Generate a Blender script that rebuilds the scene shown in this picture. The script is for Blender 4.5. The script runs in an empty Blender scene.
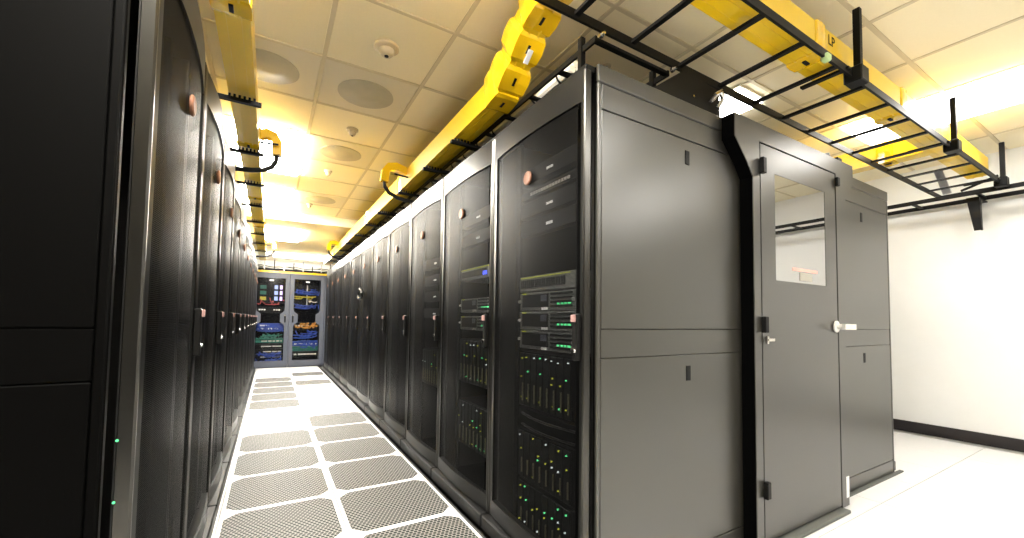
import bpy, bmesh, math, random
from mathutils import Vector, Matrix
random.seed(7)
S = bpy.context.scene
COL = S.collection

# ------------------------------------------------------------------ camera
cam_d = bpy.data.cameras.new('camera'); cam = bpy.data.objects.new('camera', cam_d); COL.objects.link(cam)
RIGHT = Vector((0.86067435, -0.50896638, 0.01388841))
DOWN = Vector((0.03477472, 0.0315475, -0.99889713))
FWD = Vector((0.50796691, 0.8602081, 0.04485129))
m = Matrix.Identity(4)
for i in range(3):
    m[i][0] = RIGHT[i]; m[i][1] = -DOWN[i]; m[i][2] = -FWD[i]
m.translation = Vector((0, 0, 1.149))
cam.matrix_world = m
cam_d.sensor_width = 36; cam_d.lens = 409.0 / 1024 * 36; cam_d.shift_y = 33 / 1024
cam_d.clip_start = 0.02; cam_d.clip_end = 60
S.camera = cam

# ------------------------------------------------------------------ world / exposure
W = bpy.data.worlds.new('world'); S.world = W; W.use_nodes = True
W.node_tree.nodes['Background'].inputs[0].default_value = (0.05, 0.05, 0.05, 1)
W.node_tree.nodes['Background'].inputs[1].default_value = 0.2
vs = S.view_settings
vs.view_transform = 'Standard'; vs.look = 'None'; vs.gamma = 1; vs.use_curve_mapping = False
vs.exposure = 1.18
LIGHT = 52.0

# ------------------------------------------------------------------ materials
def mat(name, col, rough=0.5, metal=0.0, spec=0.5, bump=0.0, bscale=200.0, var=0.0, vscale=8.0, emit=None, estr=0.0, ior=None, coat=0.0, trans=0.0):
    M = bpy.data.materials.new(name); M.use_nodes = True
    nt = M.node_tree; b = nt.nodes['Principled BSDF']
    b.inputs['Base Color'].default_value = (*col, 1); b.inputs['Roughness'].default_value = rough
    b.inputs['Metallic'].default_value = metal; b.inputs['Specular IOR Level'].default_value = spec
    if ior: b.inputs['IOR'].default_value = ior
    if coat: b.inputs['Coat Weight'].default_value = coat
    if emit: b.inputs['Emission Color'].default_value = (*emit, 1); b.inputs['Emission Strength'].default_value = estr
    tc = nt.nodes.new('ShaderNodeTexCoord')
    if bump:
        n = nt.nodes.new('ShaderNodeTexNoise'); n.inputs['Scale'].default_value = bscale; n.inputs['Detail'].default_value = 3
        bp = nt.nodes.new('ShaderNodeBump'); bp.inputs['Strength'].default_value = bump; bp.inputs['Distance'].default_value = 0.002
        nt.links.new(tc.outputs['Object'], n.inputs['Vector']); nt.links.new(n.outputs['Fac'], bp.inputs['Height']); nt.links.new(bp.outputs[0], b.inputs['Normal'])
    n2 = nt.nodes.new('ShaderNodeTexNoise'); n2.inputs['Scale'].default_value = vscale; n2.inputs['Detail'].default_value = 4
    mx = nt.nodes.new('ShaderNodeMix'); mx.data_type = 'RGBA'; mx.blend_type = 'MULTIPLY'
    v = 1 - (var or 0.04)
    cr = nt.nodes.new('ShaderNodeMapRange'); cr.inputs['To Min'].default_value = v; cr.inputs['To Max'].default_value = 1.0
    nt.links.new(tc.outputs['Object'], n2.inputs['Vector']); nt.links.new(n2.outputs['Fac'], cr.inputs['Value'])
    cb = nt.nodes.new('ShaderNodeCombineColor')
    for i in range(3): nt.links.new(cr.outputs[0], cb.inputs[i])
    mx.inputs['Factor'].default_value = 1.0; mx.inputs[6].default_value = (*col, 1)
    nt.links.new(cb.outputs[0], mx.inputs[7]); nt.links.new(mx.outputs[2], b.inputs['Base Color'])
    if trans:
        t = nt.nodes.new('ShaderNodeBsdfTransparent'); ms = nt.nodes.new('ShaderNodeMixShader'); ms.inputs[0].default_value = trans
        nt.links.new(b.outputs[0], ms.inputs[1]); nt.links.new(t.outputs[0], ms.inputs[2]); nt.links.new(ms.outputs[0], nt.nodes['Material Output'].inputs['Surface'])
    return M

def emis(name, col, strength):
    M = bpy.data.materials.new(name); M.use_nodes = True; nt = M.node_tree
    e = nt.nodes.new('ShaderNodeEmission'); e.inputs[0].default_value = (*col, 1); e.inputs[1].default_value = strength
    nt.links.new(e.outputs[0], nt.nodes['Material Output'].inputs['Surface']); return M

def dots(nt, pitch, radius, ua='X', va='Y', hexa=True):
    """1 inside round holes on a staggered grid, 0 outside"""
    tc = nt.nodes.new('ShaderNodeTexCoord'); sp = nt.nodes.new('ShaderNodeSeparateXYZ'); nt.links.new(tc.outputs['Object'], sp.inputs[0])
    def M(op, a, b=None):
        n = nt.nodes.new('ShaderNodeMath'); n.operation = op
        for i, v in enumerate((a, b)):
            if v is None: continue
            if isinstance(v, (int, float)): n.inputs[i].default_value = v
            else: nt.links.new(v, n.inputs[i])
        return n.outputs[0]
    u = M('DIVIDE', sp.outputs[ua], pitch); v = M('DIVIDE', sp.outputs[va], pitch * 1.732)
    def d(off):
        fu = M('SUBTRACT', M('FRACT', M('ADD', u, off)), 0.5); fv = M('MULTIPLY', M('SUBTRACT', M('FRACT', M('ADD', v, off)), 0.5), 1.732)
        return M('SQRT', M('ADD', M('MULTIPLY', fu, fu), M('MULTIPLY', fv, fv)))
    return M('LESS_THAN', M('MINIMUM', d(50.0), d(50.5)), radius / pitch)

def perforated(name, col, hole, pitch, radius, ua, va, rough):
    M = mat(name, col, rough, spec=0.15); nt = M.node_tree; b = nt.nodes['Principled BSDF']
    f = dots(nt, pitch, radius, ua, va)
    mx = nt.nodes.new('ShaderNodeMix'); mx.data_type = 'RGBA'; nt.links.new(f, mx.inputs['Factor'])
    mx.inputs[6].default_value = (*col, 1); mx.inputs[7].default_value = (*hole, 1); nt.links.new(mx.outputs[2], b.inputs['Base Color'])
    return M

def mesh_screen(name, col, pitch, radius, rough):
    M = mat(name, col, rough, spec=0.09); nt = M.node_tree; b = nt.nodes['Principled BSDF']
    f = dots(nt, pitch, radius, 'X', 'Z')
    t = nt.nodes.new('ShaderNodeBsdfTransparent'); ms = nt.nodes.new('ShaderNodeMixShader')
    nt.links.new(f, ms.inputs[0]); nt.links.new(b.outputs[0], ms.inputs[1]); nt.links.new(t.outputs[0], ms.inputs[2])
    nt.links.new(ms.outputs[0], nt.nodes['Material Output'].inputs['Surface']); return M

M = {}
M['black'] = mat('black_powder_coat', (0.005, 0.0048, 0.0045), 0.42, spec=0.22, bump=0.05, bscale=600, var=0.15)
M['door_metal'] = mat('door_frame_black', (0.018, 0.0177, 0.017), 0.36, metal=0.5, spec=0.22, var=0.1)
M['trim_metal'] = mat('door_edge_metal', (0.075, 0.073, 0.068), 0.28, metal=1.0)
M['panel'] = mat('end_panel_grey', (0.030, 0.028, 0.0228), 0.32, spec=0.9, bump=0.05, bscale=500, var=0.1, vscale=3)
M['panel_shaded'] = mat('end_panel_grey_shaded', (0.0011, 0.0010, 0.0009), 0.7, spec=0.04, var=0.1)  # end panel grey with the left row's shade put into its colour
M['seam'] = mat('black_seam', (0.001, 0.001, 0.001), 0.95, spec=0.02)
M['interior'] = mat('rack_interior', (0.002, 0.002, 0.002), 0.9, spec=0.05)
M['mesh'] = mesh_screen('perforated_door', (0.0022, 0.0022, 0.0023), 0.006, 0.0021, 0.45)
M['white_floor'] = mat('white_laminate', (0.74, 0.74, 0.74), 0.38, spec=0.3, var=0.06, vscale=30)
M['perf_floor'] = perforated('perforated_laminate', (0.225, 0.217, 0.206), (0.010, 0.015, 0.014), 0.0245, 0.0093, 'X', 'Y', 0.6)
M['seal'] = mat('dark_floor_void', (0.05, 0.05, 0.05), 0.9)
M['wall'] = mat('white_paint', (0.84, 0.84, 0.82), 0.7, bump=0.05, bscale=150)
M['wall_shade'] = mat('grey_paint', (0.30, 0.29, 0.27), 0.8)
M['base'] = mat('baseboard_vinyl', (0.025, 0.02, 0.02), 0.5)
M['ceil'] = mat('mineral_tile', (0.92, 0.83, 0.60), 0.9, bump=0.25, bscale=120, var=0.05, vscale=60)
M['grid'] = mat('ceiling_grid', (0.66, 0.57, 0.38), 0.6)
M['void'] = mat('plenum', (0.30, 0.25, 0.16), 0.9)
M['diff'] = mat('diffuser_grey', (0.50, 0.45, 0.33), 0.6, var=0.3, vscale=6)
M['diffring'] = mat('diffuser_pan', (0.72, 0.65, 0.49), 0.6)
M['plastic_white'] = mat('white_plastic', (0.55, 0.46, 0.31), 0.5)
M['yellow'] = mat('yellow_plastic', (0.80, 0.52, 0.004), 0.32, var=0.06, coat=0.3)
M['yellow2'] = mat('yellow_coupling', (0.84, 0.52, 0.006), 0.22, var=0.06, coat=0.8)
M['rack'] = mat('ladder_black', (0.004, 0.0038, 0.0036), 0.5, spec=0.15)
M['rubber'] = mat('black_tube', (0.004, 0.004, 0.0045), 0.5, spec=0.25)
M['chrome'] = mat('chrome', (0.75, 0.73, 0.70), 0.22, metal=1.0)
M['steel'] = mat('zinc_steel', (0.45, 0.45, 0.46), 0.35, metal=1.0)
M['copper'] = mat('copper_badge', (0.20, 0.092, 0.055), 0.5, spec=0.2, var=0.4, vscale=90)
M['pink'] = mat('pink_latch', (0.30, 0.17, 0.155), 0.5)
M['label'] = mat('white_label', (0.85, 0.85, 0.85), 0.6)
M['dull_label'] = mat('dull_label', (0.35, 0.33, 0.30), 0.6)
M['server'] = mat('server_grey', (0.10, 0.105, 0.10), 0.45)
M['server_dark'] = mat('server_dark', (0.004, 0.0043, 0.0047), 0.5, spec=0.15)
M['blade'] = mat('blade_black', (0.002, 0.002, 0.002), 0.6, spec=0.1)
M['blade_edge'] = mat('blade_handle', (0.10, 0.095, 0.05), 0.4)
M['cable_white'] = mat('white_cable', (0.80, 0.76, 0.66), 0.5)
M['glass'] = mat('tinted_window', (0.012, 0.012, 0.012), 0.015, ior=5.0)
M['red'] = mat('red_print', (0.85, 0.42, 0.36), 0.6)
M['grey_print'] = mat('grey_print', (0.36, 0.34, 0.29), 0.6)
M['slate'] = mat('slate_blue_metal', (0.055, 0.062, 0.085), 0.45, var=0.08)
M['farglass'] = mat('smoked_glass', (0.01, 0.01, 0.012), 0.1, trans=0.82)
M['lamp'] = emis('lamp_diffuser', (1.0, 0.955, 0.86), LIGHT)
M['lamp_dim'] = emis('lamp_diffuser_soft', (1.0, 0.97, 0.91), LIGHT * 0.27)
M['lamp_frame'] = mat('lamp_frame', (0.8, 0.76, 0.66), 0.5)
M['led_g'] = emis('led_green', (0.15, 1.0, 0.35), 0.8)
M['led_y'] = emis('led_yellow', (0.75, 0.8, 0.08), 0.4)
M['led_b'] = emis('led_blue', (0.08, 0.12, 1.0), 1.6)
M['led_w'] = emis('led_white', (0.8, 0.9, 0.85), 0.6)
M['screen'] = emis('lit_module', (0.75, 0.55, 1.0), 1.3)
M['screen2'] = emis('lit_module_blue', (0.5, 0.6, 1.0), 0.8)
M['c_blue'] = mat('blue_cable', (0.01, 0.045, 0.30), 0.5); M['c_green'] = mat('green_cable', (0.01, 0.14, 0.10), 0.5)
M['c_orange'] = mat('orange_cable', (0.55, 0.25, 0.03), 0.5); M['c_red'] = mat('red_cable', (0.35, 0.05, 0.05), 0.5)
M['c_yellow'] = mat('yellow_cable', (0.5, 0.42, 0.03), 0.5)
M['tile_mat'] = mat('grey_threshold', (0.10, 0.105, 0.095), 0.6)

# ------------------------------------------------------------------ mesh builder
class MB:
    def __init__(s): s.bm = bmesh.new()
    def box(s, x0, y0, z0, x1, y1, z1, bev=0.0):
        if bev:
            t = bmesh.new(); bmesh.ops.create_cube(t, size=1.0)
            for v in t.verts: v.co = Vector(((x0 + x1) / 2 + v.co.x * (x1 - x0), (y0 + y1) / 2 + v.co.y * (y1 - y0), (z0 + z1) / 2 + v.co.z * (z1 - z0)))
            bmesh.ops.bevel(t, geom=list(t.edges), offset=bev, segments=1, affect='EDGES', profile=0.5)
            vm = {v: s.bm.verts.new(v.co) for v in t.verts}
            for f in t.faces: s.bm.faces.new([vm[v] for v in f.verts])
            t.free(); return s
        v = [s.bm.verts.new(p) for p in ((x0, y0, z0), (x1, y0, z0), (x1, y1, z0), (x0, y1, z0), (x0, y0, z1), (x1, y0, z1), (x1, y1, z1), (x0, y1, z1))]
        for f in ((0, 3, 2, 1), (4, 5, 6, 7), (0, 1, 5, 4), (1, 2, 6, 5), (2, 3, 7, 6), (3, 0, 4, 7)): s.bm.faces.new([v[i] for i in f])
        return s
    def prism(s, pts, vec):
        """closed polygon pts (3D) extruded by vec"""
        vec = Vector(vec); a = [s.bm.verts.new(p) for p in pts]; b = [s.bm.verts.new(Vector(p) + vec) for p in pts]; n = len(pts)
        s.bm.faces.new(a); s.bm.faces.new(b[::-1])
        for i in range(n): s.bm.faces.new((a[(i + 1) % n], a[i], b[i], b[(i + 1) % n]))
        return s
    def bar(s, p, q, w, h):
        """rectangular bar from p to q"""
        p, q = Vector(p), Vector(q); d = (q - p).normalized(); up = Vector((0, 0, 1)) if abs(d.z) < 0.9 else Vector((1, 0, 0))
        sx = d.cross(up).normalized() * (w / 2); sz = sx.cross(d).normalized() * (h / 2)
        return s.prism([p - sx - sz, p + sx - sz, p + sx + sz, p - sx + sz], q - p)
    def sweep(s, path, prof, closed=True, up=Vector((0, 0, 1)), cap=True):
        """2-D profile (side, up) swept along a 3-D path"""
        P = [Vector(p) for p in path]; rings = []
        for i, p in enumerate(P):
            d = ((P[i + 1] - p) if i + 1 < len(P) else Vector((0, 0, 0)))
            e = ((p - P[i - 1]) if i > 0 else Vector((0, 0, 0)))
            t = (d.normalized() + e.normalized()).normalized(); u = up if abs(t.dot(up)) < 0.98 else Vector((0, 1, 0))
            sx = t.cross(u).normalized(); sz = sx.cross(t).normalized()
            rings.append([s.bm.verts.new(p + sx * a + sz * b) for a, b in prof])
        n = len(prof)
        for i in range(len(rings) - 1):
            for j in range(n if closed else n - 1):
                k = (j + 1) % n; s.bm.faces.new((rings[i][j], rings[i][k], rings[i + 1][k], rings[i + 1][j]))
        if closed and cap: s.bm.faces.new(rings[0][::-1]); s.bm.faces.new(rings[-1])
        return s
    def tube(s, path, r, n=8):
        return s.sweep(path, [(r * math.cos(2 * math.pi * i / n), r * math.sin(2 * math.pi * i / n)) for i in range(n)])
    def lathe(s, c, axis, prof, n=20):
        """prof: (radius, height along axis)"""
        c = Vector(c); a = Vector(axis).normalized(); u = a.orthogonal().normalized(); w = a.cross(u); rings = []
        for r, h in prof: rings.append([s.bm.verts.new(c + a * h + (u * math.cos(2 * math.pi * i / n) + w * math.sin(2 * math.pi * i / n)) * r) for i in range(n)])
        for i in range(len(rings) - 1):
            for j in range(n): k = (j + 1) % n; s.bm.faces.new((rings[i][j], rings[i][k], rings[i + 1][k], rings[i + 1][j]))
        s.bm.faces.new(rings[0][::-1]); s.bm.faces.new(rings[-1]); return s
    def slab(s, x0, x1, z0, z1, bow, hw, y=0.0, th=0.03, n=10):
        """vertical slab that bows out towards -y across its width"""
        F = []; B = []
        for i in range(n + 1):
            x = x0 + (x1 - x0) * i / n; yy = y - bow * (1 - (x / hw) ** 2)
            F.append([s.bm.verts.new((x, yy, z)) for z in (z0, z1)]); B.append([s.bm.verts.new((x, yy + th, z)) for z in (z0, z1)])
        for i in range(n):
            s.bm.faces.new((F[i][0], F[i + 1][0], F[i + 1][1], F[i][1])); s.bm.faces.new((B[i + 1][0], B[i][0], B[i][1], B[i + 1][1]))
            s.bm.faces.new((F[i][1], F[i + 1][1], B[i + 1][1], B[i][1])); s.bm.faces.new((F[i + 1][0], F[i][0], B[i][0], B[i + 1][0]))
        s.bm.faces.new((F[0][1], B[0][1], B[0][0], F[0][0])); s.bm.faces.new((F[n][0], B[n][0], B[n][1], F[n][1])); return s
    def mesh(s, name, material, smooth=False):
        bmesh.ops.recalc_face_normals(s.bm, faces=list(s.bm.faces)); me = bpy.data.meshes.new(name); s.bm.to_mesh(me); s.bm.free()
        me.materials.append(material)
        if smooth:
            for p in me.polygons: p.use_smooth = True
            try: me.set_sharp_from_angle(angle=math.radians(40))
            except Exception: pass
        return me
    def build(s, name, material, parent=None, smooth=False):
        return link(name, s.mesh(name, M[material] if isinstance(material, str) else material, smooth), parent)

def link(name, me, parent=None, loc=None):
    o = bpy.data.objects.new(name, me); COL.objects.link(o)
    if parent: o.parent = parent
    if loc: o.location = loc
    return o
def tag(o, label=None, cat=None, group=None, kind=None):
    for k, v in (('label', label), ('category', cat), ('group', group), ('kind', kind)):
        if v: o[k] = v
    return o
def thing(name, label, cat, loc=(0, 0, 0), rz=0, group=None):
    o = bpy.data.objects.new(name, None); COL.objects.link(o); o.location = loc; o.rotation_euler = (0, 0, rz); o.empty_display_size = 0.05
    return tag(o, label, cat, group)
def copy_tree(o, parent=None):
    c = o.copy(); COL.objects.link(c)
    if parent: c.parent = parent
    for ch in o.children: copy_tree(ch, c)
    return c
def B(*a, **k): return MB().box(*a, **k)
ORD = ['first', 'second', 'third', 'fourth', 'fifth', 'sixth', 'seventh', 'eighth', 'ninth', 'tenth', 'eleventh', 'twelfth']

# ------------------------------------------------------------------ room shell
XW, XL, YB, YF, ZC = 6.03, -3.6, -3.8, 13.0, 2.85
floor = tag(B(XL, YB, -0.12, XW, YF, -0.04).build('floor', 'seal'), 'raised access floor of white and perforated square tiles', kind='structure')
T = 0.61; FX, FY = 0.40, 1.10
tile_me = B(-0.3027, -0.3027, -0.035, 0.3027, 0.3027, 0.0, bev=0.0015).mesh('floor_tile', M['white_floor'])
c_, h_ = 0.06, 0.283
oct_ = [(-h_ + c_, -h_), (h_ - c_, -h_), (h_, -h_ + c_), (h_, h_ - c_), (h_ - c_, h_), (-h_ + c_, h_), (-h_, h_ - c_), (-h_, -h_ + c_)]
perf_me = MB().prism([(x, y, -0.006) for x, y in oct_], (0, 0, 0.0075)).mesh('perforated_panel', M['perf_floor'])
# perforated tile rows (index from the seam at Y = FY), for the two aisle columns
perf_l = {-1, 0, 1, 2, 3, 4, 5, 8, 9, 10, 11, 12}
perf_r = {-1, 0, 1, 2, 3, 4, 5, 6, 11, 13}
for ix in range(-6, 10):
    for iy in range(-8, 20):
        cx, cy = FX + (ix + 0.5) * T, FY + (iy + 0.5) * T
        if cx - 0.3 < XL or cx + 0.25 > XW + 0.3 or cy - 0.3 < YB or cy > YF: continue
        if cy > 1.7 and not (-0.6 < cx < 1.1 or cx > 4.2) : continue
        if cy > 5.5 and cx > 4.2: continue
        if cy < -1.5 and cx < 0: continue
        if ix in (-1, 0) and iy in (perf_l if ix == -1 else perf_r):
            t = link('perforated_tile', tile_me, floor, (cx, cy, 0)); link('perforated_panel', perf_me, t)
        else:
            link('floor_tile', tile_me, floor, (cx, cy, 0))

def struct(o, label): return tag(o, label, kind='structure')
struct(B(XW, YB, -0.12, XW + 0.1, YF, ZC + 0.2).build('wall_right', 'wall'), 'plain white painted wall with a dark baseboard')
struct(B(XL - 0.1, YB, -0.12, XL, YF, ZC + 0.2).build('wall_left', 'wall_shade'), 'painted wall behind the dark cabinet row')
struct(B(XL, YF, -0.12, XW, YF + 0.1, ZC + 0.2).build('wall_back', 'wall'), 'white wall far beyond the cabinets at the end of the aisle')
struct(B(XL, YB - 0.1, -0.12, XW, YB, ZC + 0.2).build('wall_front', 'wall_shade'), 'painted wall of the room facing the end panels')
struct(B(XW - 0.014, YB, 0, XW, YF, 0.115, bev=0.003).build('baseboard_right', 'base'), 'dark vinyl baseboard along the white wall')

# ceiling
CT = 0.65; GX, GY = 0.245, 2.215
ceil = struct(B(XL, YB, ZC + 0.02, XW, YF, ZC + 0.12).build('ceiling', 'void'), 'suspended ceiling of cream mineral tiles')
LIGHTS = [(-1, 3), (-1, 6), (-1, -3), (6, -3), (3, -6), (6, -7)]     # (column, first row) of 2-row fixtures
occ = set()
for ix, iy in LIGHTS: occ |= {(ix, iy), (ix, iy + 1)}
DIFF = [(0, 1), (-1, 1), (0, 3), (3, 1), (0, 6)]
occ |= set(DIFF)
ct_me = B(-CT / 2 + 0.012, -CT / 2 + 0.012, 0, CT / 2 - 0.012, CT / 2 - 0.012, 0.018, bev=0.003).mesh('ceiling_tile', M['ceil'])
YS = 7.42
NX0, NX1, NY0, NY1 = -5, 9, -9, 8
for ix in range(NX0, NX1):
    for iy in range(NY0, NY1):
        if (ix, iy) in occ: continue
        x, y = GX + (ix + 0.5) * CT, GY + (iy + 0.5) * CT
        if x + 0.33 > XW + 0.3: continue
        link('ceiling_tile', ct_me, ceil, (x, y, ZC))
gx_me = B(-0.012, -5.9, -0.004, 0.012, 5.3, 0.01).mesh('grid_bar', M['grid'])
gy_me = B(-3.3, -0.012, -0.004, 5.75, 0.012, 0.0101).mesh('grid_bar', M['grid'])
for ix in range(NX0, NX1 + 1): link('grid_bar', gx_me, ceil, (GX + ix * CT, GY, ZC))
for iy in range(NY0, NY1 + 1): link('grid_bar', gy_me, ceil, (GX, GY + iy * CT, ZC))
struct(B(XL, YS, 2.70, XW, YF, ZC + 0.02).build('trim_1', M['ceil']), 'lowered cream soffit over the far end of the aisle')

def ceiling_light(x, y, z, sx, sy, label, lamp='lamp'):
    t = thing('ceiling_light', label, 'light', (x, y, z), 0, 'recessed ceiling lights')
    f = MB(); w = 0.022
    f.box(-sx / 2, -sy / 2, -0.004, sx / 2, -sy / 2 + w, 0.016); f.box(-sx / 2, sy / 2 - w, -0.004, sx / 2, sy / 2, 0.016)
    f.box(-sx / 2, -sy / 2 + w, -0.004, -sx / 2 + w, sy / 2 - w, 0.016); f.box(sx / 2 - w, -sy / 2 + w, -0.004, sx / 2, sy / 2 - w, 0.016)
    f.build('frame', 'lamp_frame', t)
    B(-sx / 2 + w, -sy / 2 + w, -0.03, sx / 2 - w, sy / 2 - w, 0.012, bev=0.008).build('diffuser', lamp, t)
LL = ['recessed ceiling light over the aisle beside the round air diffusers', 'recessed ceiling light over the aisle just before the lowered soffit',
      'recessed ceiling light over the mouth of the aisle', 'recessed ceiling light above the yellow tray nearest the white wall',
      'unseen ceiling light added over the open floor to brighten the end panels', 'unseen ceiling light added over the open floor along the white wall']  # this pair is unseen, added to brighten the end panels and open floor
for (ix, iy), lb in zip(LIGHTS, LL): ceiling_light(GX + (ix + 0.5) * CT, GY + (iy + 1) * CT, ZC, CT - 0.02, 2 * CT - 0.02, lb, 'lamp' if ix < 0 else 'lamp_dim')
ceiling_light(3.0, 2.25, ZC - 0.008, 0.36, 1.24, 'narrow ceiling light behind the header of the windowed door', 'lamp_dim')
ceiling_light(0.15, 8.7, 2.696, 0.62, 1.25, 'flat ceiling light under the soffit over the far end of the aisle')
ceiling_light(0.6, 11.6, 2.696, 1.2, 0.62, 'flat ceiling light under the soffit behind the blue-grey cabinets')

DL = ['round air diffuser panel beside the largest smoke detector', 'round air diffuser panel next to the yellow tray over the dark row', 'faint round air diffuser panel beyond the small smoke detector',
      'round air diffuser panel above the hot aisle', 'round air diffuser panel close to the soffit']
for (ix, iy), lb in zip(DIFF, DL):
    t = thing('air_diffuser', lb, 'diffuser', (GX + (ix + 0.5) * CT, GY + (iy + 0.5) * CT, ZC), 0, 'air diffusers in the ceiling')
    B(-CT / 2 + 0.013, -CT / 2 + 0.013, -0.002, CT / 2 - 0.013, CT / 2 - 0.013, 0.014, bev=0.004).build('pan', 'diffring', t)
    MB().lathe((0, 0, -0.003), (0, 0, -1), [(0.20, -0.002), (0.20, 0.004), (0.185, 0.007), (0.12, 0.003), (0.11, 0.008), (0.04, 0.010)], 36).build('grille', 'diff', t, True)
def detector(x, y, r, label):
    t = thing('smoke_detector', label, 'detector', (x, y, ZC - 0.004), 0, 'smoke detectors on the ceiling')
    MB().lathe((0, 0, 0), (0, 0, -1), [(r, -0.003), (r, 0.012), (r * 0.85, 0.02)], 28).build('base', 'plastic_white', t, True)
    MB().lathe((0, 0, -0.02), (0, 0, -1), [(r * 0.62, -0.002), (r * 0.6, 0.02), (r * 0.42, 0.035), (r * 0.2, 0.038)], 24).build('head', 'plastic_white', t, True)
    MB().lathe((0, 0, -0.055), (0, 0, -1), [(r * 0.18, 0), (r * 0.18, 0.006)], 12).build('sensor', 'server_dark', t)
detector(0.57, 2.55, 0.075, 'largest round smoke detector on a tile before the round diffusers')
detector(0.58, 3.85, 0.05, 'small smoke detector between the two rows of diffusers')
detector(0.52, 5.1, 0.045, 'small smoke detector past the faint diffuser')
detector(0.45, 6.75, 0.04, 'tiny smoke detector near the lowered soffit')
sp = thing('sprinkler_head', 'small pendant sprinkler head above the corner of the end cabinet', 'sprinkler', (1.87, 1.97, ZC))
MB().lathe((0, 0, 0), (0, 0, -1), [(0.03, -0.002), (0.028, 0.006)], 18).build('escutcheon', 'plastic_white', sp)
MB().lathe((0, 0, -0.006), (0, 0, -1), [(0.008, 0), (0.008, 0.03), (0.005, 0.05)], 10).build('nozzle', 'steel', sp)
MB().lathe((0, 0, -0.058), (0, 0, -1), [(0.022, 0), (0.022, 0.003)], 14).build('deflector', 'steel', sp)

# ------------------------------------------------------------------ server cabinets
CW, CD, CH = 0.808, 1.12, 2.215
HW = CW / 2 - 0.005
def make_door(parent, knob=True):
    d = MB()
    d.slab(-HW, HW, 2.06, 2.195, 0.024, HW); d.slab(-HW, HW, 0.082, 0.165, 0.024, HW)
    d.slab(-HW, -HW + 0.05, 0.165, 2.06, 0.024, HW, n=3); d.slab(HW - 0.024, HW, 0.165, 2.06, 0.024, HW, n=3)
    door = d.build('door', 'door_metal', parent, True)
    for sg in (-1, 1):
        B(sg * (HW - 0.006) - 0.008, -0.006, 0.075, sg * (HW - 0.006) + 0.008, 0.03, 2.195, bev=0.005).build('edge_trim', 'trim_metal', door)
    p = MB(); n = 14; hw = HW - 0.05; prev = None
    for i in range(n + 1):
        x = -hw + 2 * hw * i / n; y = -0.024 * (1 - (x / HW) ** 2) + 0.008
        a, b = p.bm.verts.new((x, y, 0.165)), p.bm.verts.new((x, y, 2.06))
        if prev: p.bm.faces.new((prev[0], a, b, prev[1]))
        prev = (a, b)
    p.build('mesh_panel', 'mesh', door, True)
    if knob:
        MB().lathe((0.0, -0.017, 1.845), (0, -1, 0), [(0.03, 0), (0.034, 0.004), (0.034, 0.009), (0.028, 0.013), (0.02, 0.012)], 20).build('badge', 'copper', door, True)
    h = B(HW - 0.042, -0.032, 0.99, HW - 0.012, -0.006, 1.18, bev=0.005).build('handle', 'black', door)
    B(HW - 0.038, -0.042, 1.145, HW - 0.014, -0.03, 1.175, bev=0.003).build('latch', 'pink', door)
    MB().lathe((HW - 0.027, -0.032, 1.03), (0, -1, 0), [(0.012, 0), (0.012, 0.008), (0.007, 0.009)], 12).build('lock', 'chrome', door, True)
    return door
def make_cabinet(name='server_cabinet'):
    t = thing(name, '', 'cabinet')
    th = 0.02; y0 = 0.05
    B(-HW, y0, 0.0, -HW + th, CD, CH - 0.03, bev=0.002).build('side_panel', 'black', t)
    B(HW - th, y0, 0.0, HW, CD, CH - 0.03, bev=0.002).build('side_panel', 'black', t)
    B(-HW, 0.0, CH - 0.03, HW, CD, CH, bev=0.003).build('top_panel', 'black', t)
    B(-HW + th, CD - 0.02, 0.06, HW - th, CD, CH - 0.03).build('back_panel', 'interior', t)
    B(-HW + th, y0, 0.03, HW - th, CD - 0.02, 0.06).build('base', 'interior', t)
    B(-HW, -0.046, 0.0, HW, y0, 0.075, bev=0.006).build('plinth', 'black', t)
    r = MB()
    for s in (-1, 1): r.box(s * 0.262 - 0.018, 0.085, 0.06, s * 0.262 + 0.018, 0.105, CH - 0.03)
    r.build('mounting_rail', 'interior', t)
    make_door(t)
    return t
proto = make_cabinet()
XA, Y0 = 1.085, 1.26                        # front plane of the right row, start of the rows
YEND = 1.28
N = 11
rowA, rowL, rowB = [], [], []
def place(o, x, y, rz, label, group):
    o.location = (x, y, 0); o.rotation_euler = (0, 0, rz); tag(o, label, 'cabinet', group); return o
for i in range(N):
    o = proto if i == 0 else copy_tree(proto)
    rowA.append(place(o, XA, Y0 + CW * (i + 0.5), -math.pi / 2, 'black mesh-door server cabinet, %s from the grey end panel beside the windowed door' % ORD[i], 'cabinets in the row beside the windowed door'))
XLF = -0.268
for i in range(N):
    o = copy_tree(proto)
    rowL.append(place(o, XLF, Y0 + 0.02 + CW * (i + 0.5), math.pi / 2, 'black server cabinet in the dark row across the aisle, %s from its end panel' % ORD[i], 'cabinets in the dark row across the aisle'))
XBF = 4.28
for i in range(N):
    o = copy_tree(proto)
    rowB.append(place(o, XBF, Y0 + 0.02 + CW * (i + 0.5), math.pi / 2,
        'black server cabinet with a narrow grey end panel beyond the windowed door' if i == 0 else 'black server cabinet facing the white wall, %s from the narrow end panel' % ORD[i], 'cabinets in the row facing the white wall'))

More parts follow.
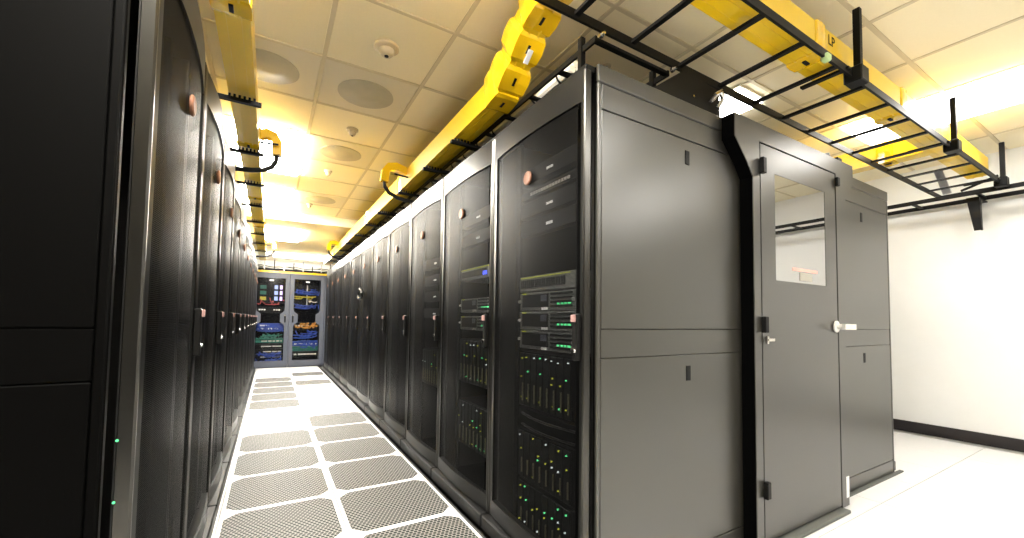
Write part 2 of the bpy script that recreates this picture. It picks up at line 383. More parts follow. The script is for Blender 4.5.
# end panels: pieces with recessed joints. frame: panel face on local plane, x to the right seen from the camera
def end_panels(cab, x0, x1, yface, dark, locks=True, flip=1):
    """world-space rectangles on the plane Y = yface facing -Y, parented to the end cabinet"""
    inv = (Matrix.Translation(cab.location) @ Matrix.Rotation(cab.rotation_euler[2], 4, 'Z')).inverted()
    mt = 'panel_shaded' if dark else 'panel'
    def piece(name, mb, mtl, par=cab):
        o = mb.build(name, mtl, par)
        if par is cab: o.matrix_parent_inverse = inv
        return o
    yb = yface + 0.016
    piece('panel_backing', B(x0, yb - 0.008, 0.0, x1, yb + 0.004, CH - 0.002), 'seam')
    g = 0.0025
    up = piece('end_panel', B(x0 + 0.022, yface, 1.117 + g, x1 - 0.022, yb, 2.033 - g, bev=0.0025), mt)
    lo = piece('end_panel', B(x0 + 0.022, yface, 0.105 + g, x1 - 0.022, yb, 1.0 - g, bev=0.0025), mt)
    piece('middle_rail', B(x0 + 0.022, yface + 0.001, 1.0, x1 - 0.022, yb, 1.117, bev=0.002), mt)
    piece('bottom_rail', B(x0 + 0.022, yface, 0.0, x1 - 0.022, yb, 0.105 - g, bev=0.002), mt)
    piece('top_rail', B(x0 + 0.022, yface, 2.033 + g, x1 - 0.022, yb, 2.142, bev=0.002), mt)
    piece('top_cap', B(x0, yface - 0.004, 2.145, x1, yb, CH + 0.005, bev=0.004), mt)
    for xe in (x0, x1 - 0.019): piece('corner_trim', B(xe, yface - 0.002, 0.0, xe + 0.019, yb, 2.142, bev=0.003), mt)
    if locks:
        for pz, par in ((1.945, up), (0.912, lo)):
            xc = x0 + (x1 - x0) * 0.535
            o = B(xc - 0.016, yface - 0.003, pz - 0.035, xc + 0.016, yface + 0.002, pz + 0.035, bev=0.002).build('panel_lock', 'server_dark', par)
            o2 = None
end_panels(rowA[0], XA + 0.05, XA + CD, 1.247, False)
end_panels(rowB[0], XBF - CD, XBF - 0.045, 1.268, False)
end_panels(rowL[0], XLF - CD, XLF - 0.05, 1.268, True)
for z, xx in ((0.86, -0.293), (0.72, -0.293)):
    o = MB().lathe((xx, YEND + 0.004, z), (0, -1, 0), [(0.003, 0), (0.003, 0.003)], 8).build('status_light', 'led_g', rowL[0])
    o.matrix_parent_inverse = (Matrix.Translation(rowL[0].location) @ Matrix.Rotation(math.pi / 2, 4, 'Z')).inverted()

# ------------------------------------------------------------------ equipment behind the mesh doors
def rackY(cab_i): return Y0 + CW * (cab_i + 0.5)
XR = XA + 0.088                               # front plane of the mounted equipment
def eq(name, label, cat, ci, z, group=None): return thing(name, label, cat, (XR, rackY(ci), z), -math.pi / 2, group)
# local: x = -0.225..0.225 (right = towards the end panel), y into the rack, z up from the unit's base
def network_switch(ci, z, label, h=0.085, blue=False):
    t = eq('network_switch', label, 'switch', ci, z, 'network switches in the racks')
    B(-0.235, 0, 0, 0.235, 0.4, h - 0.003, bev=0.002).build('chassis', 'server', t)
    pm = B(-0.006, -0.004, 0, 0.006, 0.002, 0.042).mesh('port_block', M['server_dark'])
    lm = B(-0.003, -0.006, 0, 0.003, 0.0, 0.006).mesh('status_light', M['led_y'])
    for i in range(22):
        x = -0.215 + i * 0.0195
        if i < 20: link('port_block', pm, t, (x, 0, 0.02))
        link('status_light', lm, t, (x, -0.001, h - 0.014))
    if blue: B(0.12, -0.006, 0.02, 0.17, 0.0, 0.045).build('status_light', 'led_b', t)
def storage_server(ci, z, label, n, tagc='label'):
    t = eq('storage_server', label, 'server', ci, z, 'storage servers in the racks')
    h = 0.098
    B(-0.235, 0, 0, 0.235, 0.5, h - 0.004, bev=0.003).build('chassis', 'server', t)
    B(-0.205, -0.004, 0.018, 0.03, 0.002, h - 0.014).build('drive_bay', 'server_dark', t)
    B(-0.03, -0.006, 0.046, 0.02, 0.001, h - 0.02).build('display', 'slate', t)
    for k in range(4): B(0.05, -0.005, 0.016 + k * 0.02, 0.215, 0.001, 0.026 + k * 0.02, bev=0.001).build('vent', 'server_dark', t)
    for x in (-0.228, 0.228): MB().lathe((x, -0.002, h / 2), (0, -1, 0), [(0.008, 0), (0.009, 0.006), (0.006, 0.012)], 10).build('thumbscrew', 'steel', t)
    B(-0.02, -0.008, 0.004, 0.025, 0.0, 0.016).build('label_plate', tagc, t)
    for x in (0.11, 0.14, 0.165, 0.19): B(x, -0.008, 0.028, x + (0.008 if x < 0.18 else 0.013), 0.0, 0.036).build('status_light', 'led_g', t)
    B(-0.2, -0.008, h - 0.012, -0.17, 0.0, h - 0.006).build('status_light', 'led_y', t)
def blade_chassis(ci, z, h, label, nb=8, seed=0, lit=1.0):
    t = eq('blade_chassis', label, 'server', ci, z, 'blade server chassis in the racks')
    rnd = random.Random(seed)
    B(-0.235, 0, 0, 0.235, 0.5, h - 0.004, bev=0.003).build('chassis', 'blade', t)
    w = 0.44 / nb
    bm_ = B(-w / 2 + 0.003, -0.01, 0.006, w / 2 - 0.003, 0.0, h - 0.012, bev=0.002).mesh('blade', M['server_dark'])
    em = B(-0.0025, -0.016, 0.03, 0.0025, -0.01, h * 0.42).mesh('blade_handle', M['blade_edge'])
    for i in range(nb):
        x = -0.22 + (i + 0.5) * w; b = link('blade', bm_, t, (x, 0, 0)); link('blade_handle', em, b, (w * 0.25, 0, 0))
        for zz in (0.15, 0.52, 0.62, 0.88):
            if rnd.random() < 0.62 * lit:
                s = 0.0028; zc = h * (zz + rnd.uniform(-0.02, 0.02)); xx = w * rnd.uniform(-0.15, 0.2)
                B(xx - s, -0.017, zc - s, xx + s, -0.009, zc + s * 1.3).build('status_light', rnd.choice(['led_g', 'led_w', 'led_y', 'led_y']), b)
def blank_panel(ci, z, h, label, colour='blade'):
    t = eq('blank_panel', label, 'rack panel', ci, z, 'blank panels in the racks')
    B(-0.235, 0, 0, 0.235, 0.05, h - 0.003, bev=0.002).build('plate', colour, t)
    B(0.005, -0.003, h * 0.35, 0.03, 0.001, h * 0.35 + 0.012).build('label_plate', 'label', t); B(0.034, -0.003, h * 0.35, 0.058, 0.001, h * 0.35 + 0.012).build('label_plate', 'label', t)
FIRST = 'of the cabinet beside the grey end panel'
network_switch(0, 1.30, 'switch with yellow lights above the storage servers ' + FIRST)
for k, nm in enumerate(('lowest', 'middle', 'highest')): storage_server(0, 1.002 + k * 0.099, '%s grey storage server in the stack ' % nm + FIRST, k)
blade_chassis(0, 0.70, 0.29, 'blade chassis right under the storage servers ' + FIRST, 8, 1)
cm = eq('cable_manager', 'curved black cable manager between the blade chassis ' + FIRST, 'cable manager', 0, 0.585)
B(-0.235, 0, 0, 0.235, 0.06, 0.10, bev=0.002).build('plate', 'blade', cm)
for zz in (0.02, 0.075): MB().tube([(-0.2 + 0.44 * i / 10, -0.03 * math.sin(math.pi * i / 10), zz) for i in range(11)], 0.006, 6).build('finger_bar', 'black', cm, True)
blade_chassis(0, 0.33, 0.25, 'blade chassis under the cable manager ' + FIRST, 8, 2)
blade_chassis(0, 0.08, 0.24, 'lowest blade chassis near the floor ' + FIRST, 8, 3)
for k, (z, nm) in enumerate(((1.88, 'top'), (1.70, 'upper'), (1.60, 'lower'))): blank_panel(0, z, 0.085, '%s blank panel with white tags ' % nm + FIRST)
pp = eq('patch_panel', 'thin patch panel with tiny beige ports ' + FIRST, 'patch panel', 0, 1.80)
B(-0.235, 0, 0, 0.235, 0.08, 0.043, bev=0.002).build('plate', 'blade', pp)
pt = B(-0.008, -0.004, 0.012, 0.008, 0.001, 0.026).mesh('port', M['dull_label'])
for i in range(14): link('port', pt, pp, (-0.13 + i * 0.024, 0, 0))
SEC = 'of the second cabinet from the grey end panel'
network_switch(1, 1.42, 'network switch with a blue light ' + SEC, blue=True)
for k, nm in enumerate(('lower', 'upper')): storage_server(1, 1.08 + k * 0.12, '%s grey storage server ' % nm + SEC, k, 'dull_label')
blade_chassis(1, 0.72, 0.30, 'upper blade chassis ' + SEC, 8, 5, 0.8); blade_chassis(1, 0.30, 0.30, 'lower blade chassis ' + SEC, 8, 6, 0.8)
blank_panel(1, 1.80, 0.085, 'upper blank panel with white tags ' + SEC); blank_panel(1, 1.66, 0.085, 'lower blank panel with white tags ' + SEC)
TH = 'of the third cabinet from the grey end panel'
blade_chassis(2, 0.6, 0.30, 'dim blade chassis ' + TH, 8, 8, 0.35)
for k, nm in enumerate(('lowest', 'second lowest', 'third lowest', 'highest')): blank_panel(2, 1.16 + 0.14 * k, 0.085, '%s blank panel with white tags ' % nm + TH)

# tile lifter hanging on the sixth door
tl = thing('tile_lifter', 'oval dark handle of a floor tile lifter hanging on a cabinet door', 'tile lifter', (XA - 0.036, rackY(5), 1.47), -math.pi / 2)
ov = [(0.12 * math.cos(a), -0.03, 0.062 * math.sin(a)) for a in [2 * math.pi * i / 18 for i in range(19)]]
MB().tube(ov, 0.02, 8).build('grip', 'black', tl, True)
B(-0.03, -0.028, -0.02, 0.03, 0.012, 0.02, bev=0.004).build('mount', 'steel', tl)

# ------------------------------------------------------------------ hot-aisle door and its frame
YD = 1.172; KD = 0.981
dw = thing('containment_doorway', 'grey windowed steel door in a chamfered frame closing the hot aisle', 'door', (2.71 * KD, YD, 0))
ox = dw.location.x
def L(x): return x * KD - ox
def Z(z): return max(0.0, 1.149 + (z - 1.149) * KD) if z > 0.1 else z
FD = 0.068
f = MB()
left = [(2.02, 2.235), (2.02, 2.114), (2.13, 1.998), (2.18, 1.93), (2.18, 0.02)]
f.prism([(L(x), 0, Z(z)) for x, z in left + [(2.244, 0.02), (2.244, 2.136), (3.142, 2.136), (3.142, 0.02), (3.24, 0.02), (3.24, 1.93), (3.29, 1.998), (3.40, 2.114), (3.40, 2.235)]], (0, FD, 0))
f.build('frame', 'panel', dw)
gs = MB()
gs.prism([(L(x) - 0.0005, 0.004, Z(z)) for x, z in left] + [(L(x) - 0.004, 0.004, Z(z)) for x, z in left[::-1]], (0, FD - 0.004, 0))
gs.build('gasket', 'seam', dw)
B(L(2.185), 0.0045, 0.03, L(3.235), 0.06, Z(2.2)).build('frame_core', 'seam', dw)
leaf = MB()
wx0, wx1, wz0, wz1 = L(2.395), L(2.985), Z(1.39), Z(1.985)
dx0, dx1, dz0, dz1 = L(2.253), L(3.127), 0.035, Z(2.126)
leaf.box(dx0, 0.0, dz0, wx0, 0.004, dz1); leaf.box(wx1, 0.0, dz0, dx1, 0.004, dz1)
leaf.box(wx0, 0.0, dz0, wx1, 0.004, wz0); leaf.box(wx0, 0.0, wz1, wx1, 0.004, dz1)
lf = leaf.build('door_leaf', 'panel', dw)
B(wx0, 0.002, wz0, wx1, 0.004, wz1).build('window_pane', 'glass', lf)
B(L(2.58), -0.001, Z(1.458), L(2.87), 0.002, Z(1.476), bev=0.001).build('red_print', 'red', lf)
B(L(2.66), -0.0015, Z(1.405), L(2.80), 0.002, Z(1.452), bev=0.001).build('notice_plate', 'grey_print', lf)
for z in (2.0, 1.145, 0.285):
    B(L(2.235), -0.026, Z(z) - 0.042, L(2.268), -0.002, Z(z) + 0.042, bev=0.003).build('hinge', 'rack', dw)
B(L(3.118), -0.022, 2.03, L(3.15), -0.002, 2.085, bev=0.003).build('catch', 'rack', dw)
hasp = MB(); hasp.box(L(2.262), -0.02, 1.045, L(2.278), -0.006, 1.085, bev=0.002); hasp.bar((L(2.268), -0.018, 1.066), (L(2.315), -0.024, 1.066), 0.012, 0.014)
hasp.build('hasp', 'chrome', dw)
lv = MB(); lv.lathe((L(3.085), -0.006, 1.138), (0, -1, 0), [(0.036, 0), (0.036, 0.008), (0.016, 0.012), (0.016, 0.05)], 18)
lv.sweep([(L(3.055), -0.058, 1.138), (L(3.085), -0.060, 1.138), (L(3.15), -0.060, 1.137), (L(3.225), -0.052, 1.137)], [(-0.009, -0.017), (0.009, -0.017), (0.009, 0.017), (-0.009, 0.017)])
lv.build('lever_handle', mat('satin_lever', (0.72, 0.71, 0.68), 0.35, metal=0.25), lf)
B(L(3.20), -0.003, 0.07, L(3.235), 0.001, 0.20, bev=0.001).build('label_plate', 'label', dw)
B(L(2.1), -0.04, 0.0005, L(3.15), 0.062, 0.022, bev=0.004).build('threshold', 'tile_mat', dw)
tb = tag(B(3.20, 1.24, 0.0005, 4.33, 1.267, 0.012, bev=0.002).build('floor_strip', 'tile_mat'), 'low grey sealing strip along the foot of the narrow end panel', 'strip')

# black baffles over the hot aisle
bf = thing('roof_baffle', 'black sheet baffle standing on the cabinet beside the door header', 'baffle', (1.8, 1.30, CH + 0.006))
MB().prism([(-0.28, 0, 0), (0.26, 0, 0), (0.25, 0, 0.185), (0.02, 0, 0.198), (-0.05, 0, 0.198), (-0.28, 0, 0.035)], (0, 0.42, 0)).build('sheet', 'rack', bf)
MB().tube([(0.17, -0.004, 0.10), (0.165, -0.04, 0.12), (0.19, -0.05, 0.14), (0.215, -0.045, 0.11), (0.205, -0.02, 0.07)], 0.013, 10).build('conduit_elbow', 'chrome', bf, True)
for bx, bz in ((0.03, 0.09), (0.23, 0.02)): MB().lathe((bx, 0, bz), (0, -1, 0), [(0.006, 0), (0.006, 0.006)], 8).build('bolt', 'chrome', bf)
b2 = thing('roof_baffle', 'black bracket box on top of the narrow-panelled cabinet behind the door header', 'baffle', (3.45, 1.34, CH + 0.006))
MB().prism([(-0.24, 0, 0), (0.02, 0, 0), (0.02, 0, 0.13), (-0.02, 0, 0.17), (-0.16, 0, 0.13), (-0.24, 0, 0.11)], (0, 0.3, 0)).build('sheet', 'rack', b2)
B(0.12, 0.0, 0.0, 0.19, 0.05, 0.17, bev=0.004).build('post', 'rack', b2); B(0.0, 0.01, 0.04, 0.55, 0.04, 0.07, bev=0.004).build('arm', 'rack', b2)

# ------------------------------------------------------------------ ladder racks
def ladder(name, label, p, q, width, spacing, first, zr=0.04, mtl='rack', par_extra=None):
    """flat ladder from p to q (centre line); rails and rungs"""
    p, q = Vector(p), Vector(q); d = (q - p); ln = d.length; d.normalize(); s = Vector((-d.y, d.x, 0)) * (width / 2)
    t = thing(name, label, 'cable ladder', p)
    o = Vector((0, 0, 0))
    for sg in (-1, 1): MB().bar(o + s * sg, o + s * sg + d * ln, 0.012, zr).build('side_rail', mtl, t)
    k = first
    while k < ln:
        MB().bar(o + d * k - s, o + d * k + s, 0.026, 0.014).build('rung', mtl, t); k += spacing
    return t
lx = ladder('ladder_rack', 'black ladder rack carrying a yellow tray above the windowed door to the white wall', (0.2, 1.105, 2.45), (5.82, 1.105, 2.45), 0.43, 0.335, 0.205)
def L0(x, y, z): return (x - 0.2, y - 1.105, z - 2.45)
for x in (2.58, 4.18, 5.57):
    a = L0(x, 0.872, 2.45)
    pst = MB(); pst.bar((a[0], a[1], -0.03), (a[0], a[1], 0.345), 0.03, 0.03); pst.build('post', 'rack', lx)
    B(a[0] - 0.045, a[1] - 0.03, -0.05, a[0] + 0.045, a[1] + 0.05, 0.03, bev=0.005).build('clamp', 'rack', lx)
    MB().bar((a[0] - 0.1, a[1] + 0.0, 0.0), (a[0] - 0.1, a[1] + 0.22, 0.0), 0.03, 0.012).build('tray_arm', 'rack', lx)
hp = MB(); a = L0(5.45, 1.25, 2.45); hp.bar((a[0], a[1], 0.18), (a[0] + 0.16, a[1] - 0.02, -0.015), 0.06, 0.012); hp.build('splice_plate', 'steel', lx)
MB().bar((a[0] + 0.22, a[1] - 0.1, 0.0), (a[0] + 0.3, a[1] - 0.32, 0.1), 0.02, 0.02).build('brace', 'rack', lx)
B(2.26 - 0.2 - 0.02, -0.235, -0.035, 2.26 - 0.2 + 0.02, -0.2, 0.0, bev=0.006).build('clip', mat('pale_green_clip', (0.45, 0.6, 0.3), 0.4), lx)
wr = ladder('ladder_rack', 'black ladder rack running along the white wall', (5.80, -3.2, 2.405), (5.80, 9.5, 2.405), 0.32, 0.45, 0.2)
wb = thing('wall_bracket', 'black triangular bracket hanging below the wall ladder rack', 'bracket', (5.72, 1.08, 2.38))
MB().prism([(0, 0.05, 0), (0, -0.035, 0), (0, -0.045, -0.32), (0, 0.005, -0.32)], (0.014, 0, 0)).build('plate', 'rack', wb)
MB().prism([(0.014, -0.035, 0), (0.014, -0.045, -0.32), (0.04, -0.045, -0.32), (0.075, -0.035, 0)], (0, 0.012, 0)).build('flange', 'rack', wb)
B(0, -0.035, -0.012, 0.3, 0.05, 0.0, bev=0.002).build('arm', 'rack', wb)
la = ladder('ladder_rack', 'black ladder rack lying above the row beside the windowed door', (1.44, 1.33, 2.40), (1.44, 10.2, 2.40), 0.48, 0.27, 0.012, zr=0.028)
for x, y in ((-0.24, 0.1), (0.24, 0.1), (-0.24, 4.1), (0.24, 4.1)):
    pst = MB(); pst.bar((x, y, -0.185), (x, y, 0.06), 0.025, 0.025); pst.build('post', 'rack', la)
for x in (-0.235, 0.235): MB().lathe((x, -0.02, 0.0), (0, -1, 0), [(0.012, 0), (0.012, 0.012), (0.006, 0.03)], 8).build('bolt', 'chrome', la)
ll = ladder('ladder_rack', 'black ladder rack lying above the dark row of cabinets', (-0.75, 1.5, 2.40), (-0.75, 10.2, 2.40), 0.48, 0.27, 0.012)
for x, y in ((-0.24, 0.1), (0.24, 0.1), (-0.24, 8.0), (0.24, 8.0)):
    pst = MB(); pst.bar((x, y, -0.185), (x, y, 0.06), 0.025, 0.025); pst.build('post', 'rack', ll)

# white cable bundle in the ladder
wc = thing('cable_bundle', 'white cable bundle with black straps lying in the ladder above the row', 'cables', (1.30, 1.62, 2.452))
for k, (dx, dz) in enumerate(((0, 0), (0.04, 0.004), (0.018, 0.034))):
    MB().tube([(dx + 0.006 * math.sin(i * 1.3 + k), i * 0.35, dz) for i in range(25)], 0.021, 7).build('cable', 'cable_white', wc, True)
st = MB().tube([(0.019 + 0.052 * math.cos(a), 0, 0.012 + 0.044 * math.sin(a)) for a in [2 * math.pi * i / 10 for i in range(11)]], 0.006, 5).mesh('strap', M['rubber'])
for i in range(34): link('strap', st, wc, (0, 0.1 + i * 0.245, 0))

# ------------------------------------------------------------------ yellow fibre trays
def chan_profile(w, h):
    return [(-w / 2, 0), (w / 2, 0), (w / 2, h), (w / 2 - 0.006, h + 0.004), (-w / 2 + 0.006, h + 0.004), (-w / 2, h)]
def coupling(par, p, d, w, h, ln=0.11, fl=1.0):
    """short bell sleeve with scalloped ends, across a joint"""
    p, d = Vector(p), Vector(d).normalized(); mb = MB()
    pr = lambda e: [(-w / 2 - e, -e), (-w / 6, -e * 0.6), (w / 6, -e * 0.6), (w / 2 + e, -e), (w / 2 + e * 1.3, h / 2), (w / 2 + e, h + e), (-w / 2 - e, h + e), (-w / 2 - e * 1.3, h / 2)]
    prof = [(0.0, 0.002), (0.14, 0.008), (0.5, 0.010), (0.86, 0.008), (1.0, 0.002)]
    # sweep with varying profile
    rings = []
    sx = d.cross(Vector((0, 0, 1))).normalized(); sz = sx.cross(d).normalized()
    for k, e in prof:
        c = p + d * (k - 0.5) * ln; rings.append([mb.bm.verts.new(c + sx * a + sz * b) for a, b in pr(e * fl)])
    n = 8
    for i in range(len(rings) - 1):
        for j in range(n): k2 = (j + 1) % n; mb.bm.faces.new((rings[i][j], rings[i][k2], rings[i + 1][k2], rings[i + 1][j]))
    mb.bm.faces.new(rings[0][::-1]); mb.bm.faces.new(rings[-1])
    o = mb.build('coupling', 'yellow2', par, False)
    c = p - sz * 0.008
    MB().bar(c - d * 0.022, c + d * 0.022, 0.016, 0.008).build('clip', 'server_dark', o)
    return o
TW, TH_ = 0.13, 0.155
def tray(label, loc, path, joints, group='yellow cable trays'):
    t = thing('cable_tray', label, 'cable tray', loc)
    MB().sweep(path, chan_profile(TW, TH_)).build('channel', 'yellow', t)
    # ribs along the underside
    for s in (-0.028, 0.028):
        MB().sweep([Vector(p) for p in path], [(s - 0.004, -0.004), (s + 0.004, -0.004), (s + 0.004, 0.001), (s - 0.004, 0.001)]).build('rib', 'yellow', t)
    for p, d in joints: coupling(t, p, d, TW, TH_, 0.11, 0.8)
    return t
def spout(t, y, side, k=1.0):
    """elbow that leaves the tray sideways, with a black flexible tube dropping to the cabinet"""
    pts = [(side * 0.05, y, 0.10), (side * 0.14, y, 0.125), (side * 0.195, y, 0.115), (side * 0.225, y, 0.075), (side * 0.23, y, 0.0)]
    pts = [(x * k, b, 0.12 + (z - 0.10) * 1.25) for x, b, z in pts]
    MB().sweep(pts, [(-0.034, -0.036), (0.034, -0.036), (0.034, 0.036), (-0.034, 0.036)], up=Vector((0, 1, 0))).build('spout', 'yellow2', t)
    pts2 = [(side * 0.23, y, 0.01), (side * 0.222, y, -0.05), (side * 0.19, y, -0.10), (side * 0.12, y, -0.135), (side * 0.02, y, -0.15), (-side * 0.10, y, -0.158), (-side * 0.2, y, -0.172)]
    pts2 = [(x * k, b, z) for x, b, z in pts2]
    MB().tube(pts2, 0.018, 10).build('flexible_tube', 'rubber', t, True)
    MB().bar((side * 0.05, y - 0.07, 0.05), (side * 0.19, y - 0.07, 0.06), 0.014, 0.012).build('clip', 'server_dark', t)
def arm(t, y, side):
    a = MB(); a.bar((-side * 0.19, y, -0.038), (side * 0.095, y, -0.038), 0.03, 0.02)
    a.bar((-side * 0.17, y, -0.19), (-side * 0.17, y, -0.03), 0.02, 0.02)
    for k in range(6): a.bar((-side * 0.06 + side * 0.024 * k, y + 0.006, -0.034), (-side * 0.06 + side * 0.024 * k, y + 0.006, -0.005), 0.012, 0.012)
    a.build('bracket', 'rack', t)
ZT = 2.412
# right aisle tray with a riser at its near end
X1 = 1.125
path = [(0, 8.6, 0), (0, 0.0, 0), (0, -0.10, 0.045), (0, -0.30, 0.20), (0, -0.42, 0.262), (0, -1.6, 0.262)]
t1 = tray('yellow fibre tray above the aisle that rises towards the ceiling at one end', (X1, 2.05, ZT), path,
          [((0, 2.0, 0), (0, 1, 0)), ((0, 3.6, 0), (0, 1, 0)), ((0, 5.2, 0), (0, 1, 0)), ((0, 6.8, 0), (0, 1, 0))])
for (yy, zz, dd) in ((0.0, 0.004, (0, -1, 0.15)), (-0.13, 0.07, (0, -1, 0.75)), (-0.27, 0.175, (0, -1, 0.75)), (-0.40, 0.25, (0, -1, 0.3))): coupling(t1, (0, yy, zz), dd, TW, TH_, 0.15, 2.0)
MB().bar((0.01, -0.234, 0.118), (0.01, -0.29, 0.160), 0.026, 0.008).build('label_plate', 'label', t1)
for y in (0.55, 1.15, 1.9, 2.8, 3.5, 4.3, 5.1, 5.9, 6.7, 7.5): arm(t1, y, -1)
spout(t1, 1.75, -1, 1.15); spout(t1, 6.2, -1)
# left aisle tray
t2 = tray('yellow fibre tray above the dark row of cabinets across the aisle', (-0.18, 1.2, ZT), [(0, 0, 0), (0, 9.45, 0)],
          [((0, 0.78, 0), (0, 1, 0)), ((0, 2.35, 0), (0, 1, 0)), ((0, 3.9, 0), (0, 1, 0)), ((0, 5.5, 0), (0, 1, 0)), ((0, 7.2, 0), (0, 1, 0))])
for y in (0.3, 1.55, 2.4, 3.25, 4.1, 5.0, 5.9, 6.8, 7.7): arm(t2, y, 1)
spout(t2, 2.45, 1, 0.8); spout(t2, 7.6, 1, 0.9)
# tray across the end of the rows, on the ladder rack
t3 = tray('yellow fibre tray resting on the ladder rack that runs to the white wall', (0.4, 0.99, 2.484), [(0, 0, 0), (5.0, 0, 0)],
          [((1.9, 0, 0), (1, 0, 0)), ((3.0, 0, 0), (1, 0, 0))])
MB().sweep([(3.95, 0, 0.004), (3.95, 4.5, 0.004)], chan_profile(TW, TH_)).build('branch_channel', 'yellow', t3)
coupling(t3, (3.95, 0.30, 0.004), (0, 1, 0), TW, TH_); coupling(t3, (3.95, 0.75, 0.004), (0, 1, 0), TW, TH_)
# short black marking on the near side of that tray
cu = bpy.data.curves.new('marking', 'FONT'); cu.body = 'LP'; cu.size = 0.075; cu.extrude = 0.0008
tmp = bpy.data.objects.new('marking_text', cu); COL.objects.link(tmp); bpy.context.view_layer.update()
me = bpy.data.meshes.new_from_object(tmp.evaluated_get(bpy.context.evaluated_depsgraph_get())); bpy.data.objects.remove(tmp)
me.materials.clear(); me.materials.append(M['server_dark'])
mk = link('marking', me, t3, (1.98, -TW / 2 - 0.0012, 0.085)); mk.rotation_euler = (math.pi / 2, 0, 0)
# cross tray beyond the rows
t4 = thing('cable_duct', 'low yellow cable duct lying on top of the blue-grey cabinets', 'cable duct', (0.375, 10.82, 2.161))
B(-1.4, -0.05, 0.0, 1.4, 0.05, 0.045, bev=0.005).build('channel', 'yellow', t4)
for x in (-0.9, -0.2, 0.5, 1.1): B(x - 0.04, -0.056, 0.0, x + 0.04, 0.056, 0.051, bev=0.004).build('coupling', 'yellow2', t4)
# ------------------------------------------------------------------ blue-grey cabinets closing the aisle
YFAR = 10.75
def far_cabinet(x0, x1, label, seed):
    rnd = random.Random(seed); w = x1 - x0; H = 2.16
    t = thing('network_cabinet', label, 'cabinet', ((x0 + x1) / 2, YFAR, 0), 0, 'blue-grey cabinets closing the aisle'); hw = w / 2 - 0.004
    for s in (-1, 1): B(min(s * hw, s * (hw - 0.02)), 0.03, 0, max(s * hw, s * (hw - 0.02)), 0.95, H - 0.02).build('side_panel', 'slate', t)
    B(-hw, 0.0, H - 0.02, hw, 0.95, H).build('top_panel', 'slate', t); B(-hw + 0.02, 0.93, 0.04, hw - 0.02, 0.95, H - 0.02).build('back_panel', 'interior', t)
    B(-hw, 0.0, 0.0, hw, 0.95, 0.04).build('base', 'slate', t)
    d = MB(); xi, xo = hw - 0.085, hw; bos = 0.14; zc, zh = 1.13, 0.20
    # frame around the window, waisted at the handle height
    for s in (-1, 1):
        pts = [(xo, 0.04), (xo, H - 0.02), (xi, H - 0.02), (xi, zc + zh), (xi - 0.015, zc + zh - 0.05), (xo - bos - 0.035, zc + 0.09), (xo - bos - 0.035, zc - 0.09), (xi - 0.015, zc - zh + 0.05), (xi, zc - zh), (xi, 0.04)]
        d.prism([(s * x, -0.03, z) for x, z in pts], (0, 0.03, 0))
    d.box(-xi, -0.03, H - 0.12, xi, 0.0, H - 0.02); d.box(-xi, -0.03, 0.04, xi, 0.0, 0.16)
    door = d.build('door', 'slate', t)
    B(-xi, -0.012, 0.16, xi, -0.008, H - 0.12).build('window_pane', 'farglass', door)
    B(-0.04, -0.02, H - 0.19, 0.04, -0.012, H - 0.165).build('name_plate', 'label', door)
    sx = 1 if x0 < 0 else -1
    B(sx * (hw - 0.075) - 0.016, -0.045, 1.03, sx * (hw - 0.075) + 0.016, -0.03, 1.2, bev=0.004).build('handle', 'server_dark', door)
    MB().lathe((sx * (hw - 0.075), -0.045, 1.19), (0, -1, 0), [(0.014, 0), (0.014, 0.008)], 10).build('lock', 'chrome', door)
    return t
fA = far_cabinet(-0.36, 0.375, 'blue-grey glass-door network cabinet with lit purple modules', 1)
fB = far_cabinet(0.375, 1.11, 'blue-grey glass-door network cabinet with orange and blue cables', 2)
far_cabinet(1.11, 1.845, 'blue-grey network cabinet mostly behind the row beside the windowed door', 3); far_cabinet(-1.095, -0.36, 'blue-grey network cabinet mostly behind the dark row', 4)
def panel(cab, z, h, label, colour, cat='patch panel'):
    t = thing('patch_panel', label, cat, (cab.location.x, YFAR + 0.10, z), 0, 'panels in the blue-grey cabinets'); B(-0.27, 0, 0, 0.27, 0.2, h - 0.004).build('plate', colour, t); return t
def ports(t, z, n, colour, x0=-0.24, x1=0.24, h=0.03, jit=0.0, fill=0.8, seed=0):
    r = random.Random(seed); dx = (x1 - x0) / n
    for i in range(n):
        if r.random() > fill: continue
        x = x0 + (i + 0.5) * dx; B(x - dx * 0.36, -0.012, z + r.uniform(-jit, jit), x + dx * 0.36, 0.001, z + h).build('port', colour, t)
def cables(cab, z0, z1, colour, label, n, seed):
    r = random.Random(seed); t = thing('cable_bundle', label, 'cables', (cab.location.x, YFAR + 0.043, z0), 0, 'cables in the blue-grey cabinets')
    for i in range(n):
        xa, xb = r.uniform(-0.27, 0.27), r.uniform(-0.27, 0.27); za, zb = r.uniform(0, z1 - z0), r.uniform(0, z1 - z0)
        MB().tube([(xa, 0.03, za), (xa * 0.7 + xb * 0.3, 0.0, min(za, zb) - 0.01), (xa * 0.3 + xb * 0.7, -0.005, min(za, zb) - 0.015), (xb, 0.03, zb)], 0.012, 5).build('cable', colour, t, True)
p = panel(fA, 1.48, 0.42, 'module panel with six lit purple and white squares', 'server_dark', 'module panel')
for k in range(3):
    B(0.06, -0.012, 0.05 + k * 0.13, 0.13, 0.001, 0.14 + k * 0.13).build('lit_module', 'screen2', p); B(0.17, -0.012, 0.05 + k * 0.13, 0.22, 0.001, 0.14 + k * 0.13).build('lit_module', 'screen', p)
    B(-0.22, -0.012, 0.05 + k * 0.13, -0.10, 0.001, 0.13 + k * 0.13).build('module', 'c_green' if k else 'c_yellow', p)
cables(fA, 1.44, 1.60, 'c_red', 'thin red cables under the lit purple modules', 6, 11)
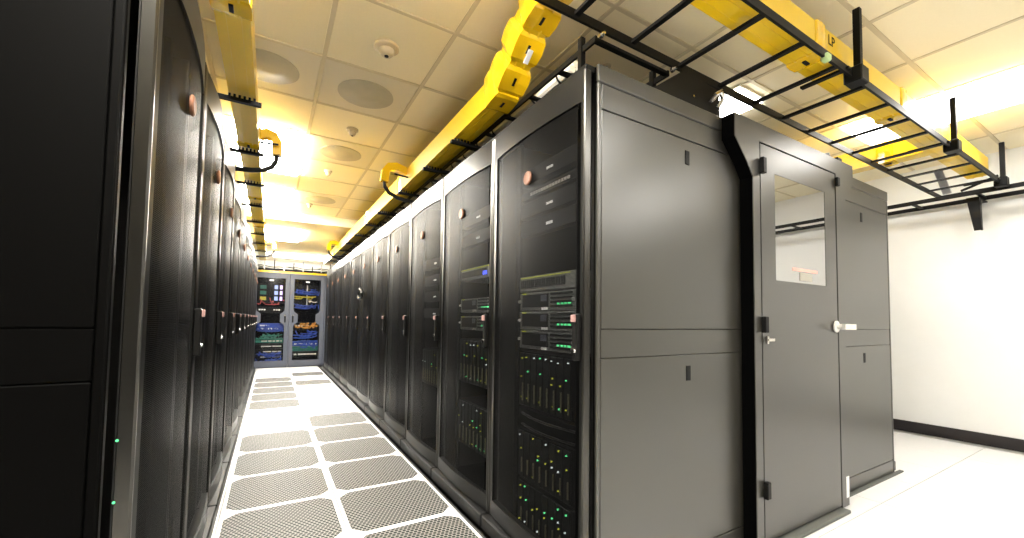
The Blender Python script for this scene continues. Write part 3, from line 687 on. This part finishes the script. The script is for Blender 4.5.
p = panel(fA, 1.24, 0.16, 'dark panel with a few white ports above the door handle', 'server_dark'); ports(p, 0.06, 10, 'label', fill=0.55, seed=4)
p = panel(fA, 0.84, 0.17, 'patch panel with bright ports and blue cables', 'c_blue'); ports(p, 0.03, 14, 'label', x1=0.16, fill=0.9, seed=5); ports(p, 0.1, 12, 'label', x1=0.0, fill=0.6, seed=6)
cables(fA, 0.82, 0.98, 'c_blue', 'blue cables hanging over the bright patch panel', 14, 12); cables(fA, 0.65, 0.78, 'c_green', 'green cables under the bright patch panel', 16, 13)
for k, z in enumerate((0.60, 0.48, 0.36, 0.24)):
    p = panel(fA, z - 0.04, 0.10, '%s patch panel in the lower stack of the purple-lit cabinet' % ORD[k], 'c_green' if k == 0 else 'server_dark'); ports(p, 0.03, 18, 'cable_white', h=0.025, x0=-0.16, fill=0.85, seed=k)
    if k > 1: cables(fA, z - 0.1, z, 'c_blue', 'blue cables over the %s patch panel of the lower stack' % ORD[k], 9, 20 + k)
p = panel(fB, 1.44, 0.48, 'dark frame panel with a vertical steel rail behind crossing cables', 'server_dark'); B(-0.012, -0.008, 0, 0.012, 0, 0.47).build('rail', 'steel', p)
cables(fB, 1.69, 1.82, 'c_blue', 'upper blue cables around the vertical rail', 20, 31); cables(fB, 1.59, 1.65, 'c_yellow', 'yellow cables crossing the vertical rail', 5, 32); cables(fB, 1.52, 1.55, 'cable_white', 'few white cables crossing the vertical rail', 3, 33)
p = panel(fB, 0.84, 0.20, 'panel under the fan of orange cables', 'server_dark'); ports(p, 0.1, 8, 'cable_white', fill=0.5, seed=9)
cables(fB, 1.36, 1.48, 'c_blue', 'lower blue cables around the vertical rail', 12, 37)
cables(fB, 0.90, 1.04, 'c_orange', 'fan of orange cables below the door handle', 14, 34); cables(fB, 0.66, 0.86, 'c_blue', 'dark blue cables under the orange ones', 14, 35)
for k, z in enumerate((0.52, 0.40, 0.28)):
    p = panel(fB, z - 0.04, 0.11, '%s patch panel in the lower stack of the orange-cabled cabinet' % ORD[k], ('c_blue', 'c_green', 'server_dark')[k]); ports(p, 0.03, 16, ('led_b', 'c_green', 'cable_white')[k] if k else 'cable_white', h=0.03, fill=0.7, seed=40 + k)
cables(fB, 0.44, 0.62, 'c_blue', 'bright blue cables over the lower stack', 12, 36)
# clutter on top of the far cabinets
fl = ladder('ladder_rack', 'small ladder rack with fittings on top of the blue-grey cabinets', (-0.5, 11.2, 2.27), (1.4, 11.2, 2.27), 0.3, 0.2, 0.1)
for i in range(9):
    x = 0.15 + i * 0.2; MB().bar((x, -0.16, -0.02), (x, -0.16, 0.12 + 0.05 * (i % 3)), 0.02, 0.02).build('upright', 'steel' if i % 2 else 'rack', fl)
for s in (0.4, 1.5): MB().bar((s, 0, -0.11), (s, 0, 0.0), 0.03, 0.03).build('foot', 'rack', fl)
fc = thing('cable_bundle', 'pale cables draped along the ladder on the blue-grey cabinets', 'cables', (-0.4, 11.15, 2.31))
for k in range(4): MB().tube([(i * 0.18, 0.03 * k, 0.03 + 0.025 * math.sin(i * 1.7 + k)) for i in range(10)], 0.012, 6).build('cable', 'cable_white' if k % 2 else 'server', fc, True)
